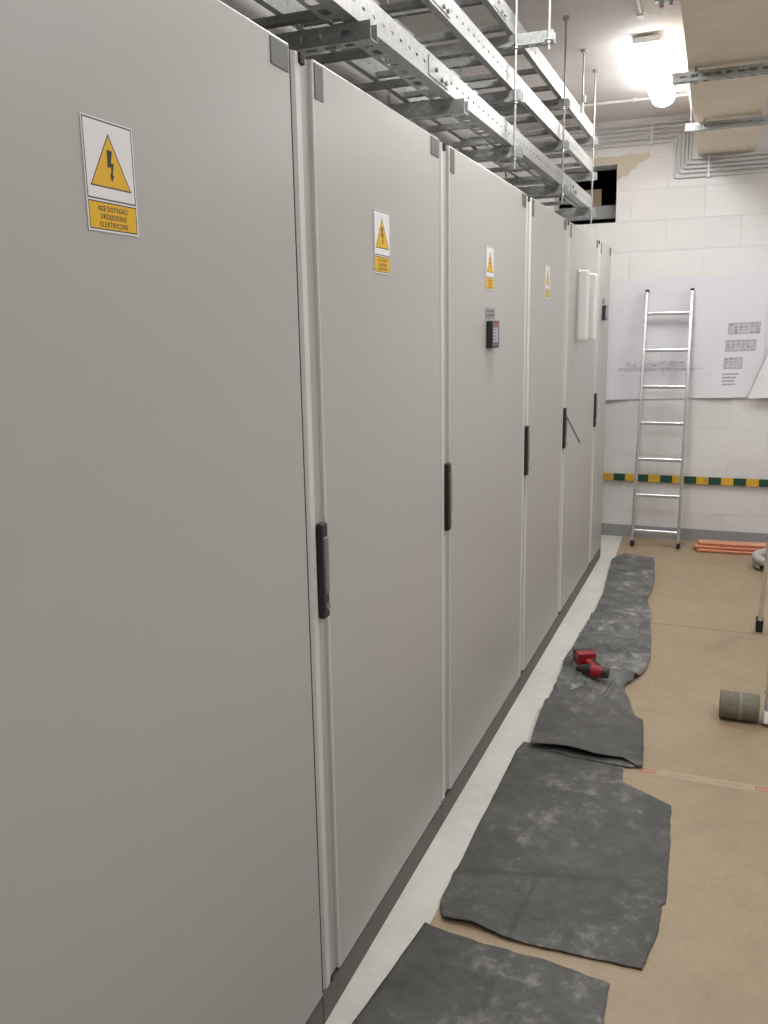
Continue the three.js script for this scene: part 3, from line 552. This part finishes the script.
// ------------------------------------------------------------------ cordless drill on the mat
{
  const t = thing('cordless_drill', 'red and black cordless drill lying on the crumpled rubber mat', 'drill', [0.272, 0.027, -3.79]); t.scale.setScalar(0.9);
  const ax = V(1, 0, 0.12).normalize(), c = V(0.022, 0.033, 0), P = (s) => c.clone().addScaledVector(ax, s);
  part('motor_housing', U(join([cyl(P(-0.02), P(0.04), 0.031, 20, 0.03)])), M.red, t);
  part('rear_cap', U(join([cyl(P(0.04), P(0.066), 0.0305, 20, 0.026)])), M.black, t);
  part('gear_case', U(cyl(P(-0.062), P(-0.02), 0.024, 20, 0.0315)), M.black, t);
  const ch = part('chuck', U(join([cyl(P(-0.09), P(-0.06), 0.017, 16, 0.021), cyl(P(-0.1), P(-0.09), 0.01, 16, 0.017)])), M.black, t);
  part('grip', U(join([beam(V(0.03, 0.031, -0.02), V(-0.035, 0.028, -0.135), 0.045, 0.036, V(0, 1, 0), 0.014)])), M.red, t);
  part('grip_pad', U(beam(V(0.035, 0.033, -0.045), V(-0.012, 0.031, -0.128), 0.02, 0.04, V(0, 1, 0), 0.009)), M.black, t);
  const b = part('battery', U((() => { const g = rbox(-0.05, 0.05, 0, 0.066, -0.032, 0.02, 0.008, 3); g.rotateY(0.5); g.translate(-0.05, 0, -0.165); return g; })()), M.red, t);
  part('battery_base', U((() => { const g = rbox(-0.052, 0.052, -0.001, 0.067, -0.06, -0.02, 0.006, 3); g.rotateY(0.5); g.translate(-0.05, 0, -0.165); return g; })()), M.black, t);
  part('trigger', U(rbox(-0.012, 0.008, 0.024, 0.042, -0.055, -0.03, 0.004)), M.black, t);
}

// ------------------------------------------------------------------ copper bars, hose, roll
{
  const ordinal = ['front', 'second', 'third', 'fourth', 'rear'];
  const layers = [['bottom', 0.0155, [-6.42, -6.452, -6.486, -6.522, -6.56], [-6.47, -6.51, -6.55, -6.6, -6.65]], ['middle', 0.0375, [-6.437, -6.468, -6.504, -6.54], [-6.49, -6.53, -6.575, -6.625]], ['top', 0.0595, [-6.454, -6.486, -6.522], [-6.51, -6.553, -6.6]]];
  for (const [nm, y, A, B] of layers) A.forEach((z0, k) => {
    const x0 = 0.6 + rr(0, 0.045), x1 = 2.3 + rr(-0.1, 0.1), g = beam(V(x0, y, z0), V(x1, y, B[k] - 0.02), 0.027, 0.0215, V(0, 1, 0), 0.007);
    single('copper_bar', U(g), M.copper, `${ordinal[k]} copper bar in the ${nm} layer of the pile by the hose`, 'copper bar', 'copper bars on the floor');
  });
  const pts = []; for (let k = 0; k <= 90; k++) { const a = k / 90 * Math.PI * 3.6 + 2.4, r = 0.15 + 0.012 * Math.sin(a * 1.7); pts.push(V(1.155 + Math.cos(a) * r, 0.0345 + 0.0009 * k * 0.9, -6.1 + Math.sin(a) * r * 0.9)); }
  const hp = new THREE.CatmullRomCurve3(pts), hg = new THREE.TubeGeometry(hp, 420, 0.03, 12), p = hg.attributes.position;
  for (let i = 0; i < p.count; i++) { const j = Math.floor(i / 13), c = hp.getPointAt(j / 420), q = V().fromBufferAttribute(p, i).sub(c).multiplyScalar(1 - (j % 3 === 0 ? 0.1 : 0)); p.setXYZ(i, c.x + q.x, c.y + q.y, c.z + q.z); }
  hg.computeVertexNormals(); single('coiled_hose', U(hg), M.hose, 'off-white corrugated hose coiled on the boards by the copper bars', 'hose');
  const t = thing('grey_roll', 'grey-brown roll lying on the boards at the stepladder foot', 'roll', [0.822, 0.0032, -3.6]);
  const R = 0.056, lp = [[0.022, 0], [R - 0.004, 0], [R, 0.004], [R, 0.146], [R - 0.004, 0.15], [0.022, 0.15], [0.022, 0]].map(([r, y]) => new THREE.Vector2(r, y));
  const lg = new THREE.LatheGeometry(lp, 40); lg.rotateZ(-Math.PI / 2); lg.translate(0, R, 0); part('wound_material', U(lg), M.roll, t);
  const bg = new THREE.LatheGeometry([[R + 0.0004, 0], [R + 0.0014, 0.001], [R + 0.0014, 0.009], [R + 0.0004, 0.01]].map(([r, y]) => new THREE.Vector2(r, y)), 40); bg.rotateZ(-Math.PI / 2); bg.translate(0.075, R, 0); part('band', U(bg), M.rollBand, t);
  part('core', U(cyl(V(0.002, R, 0), V(0.148, R, 0), 0.0225, 24)), M.cardboard, t);
}

renderer.render(scene, camera);
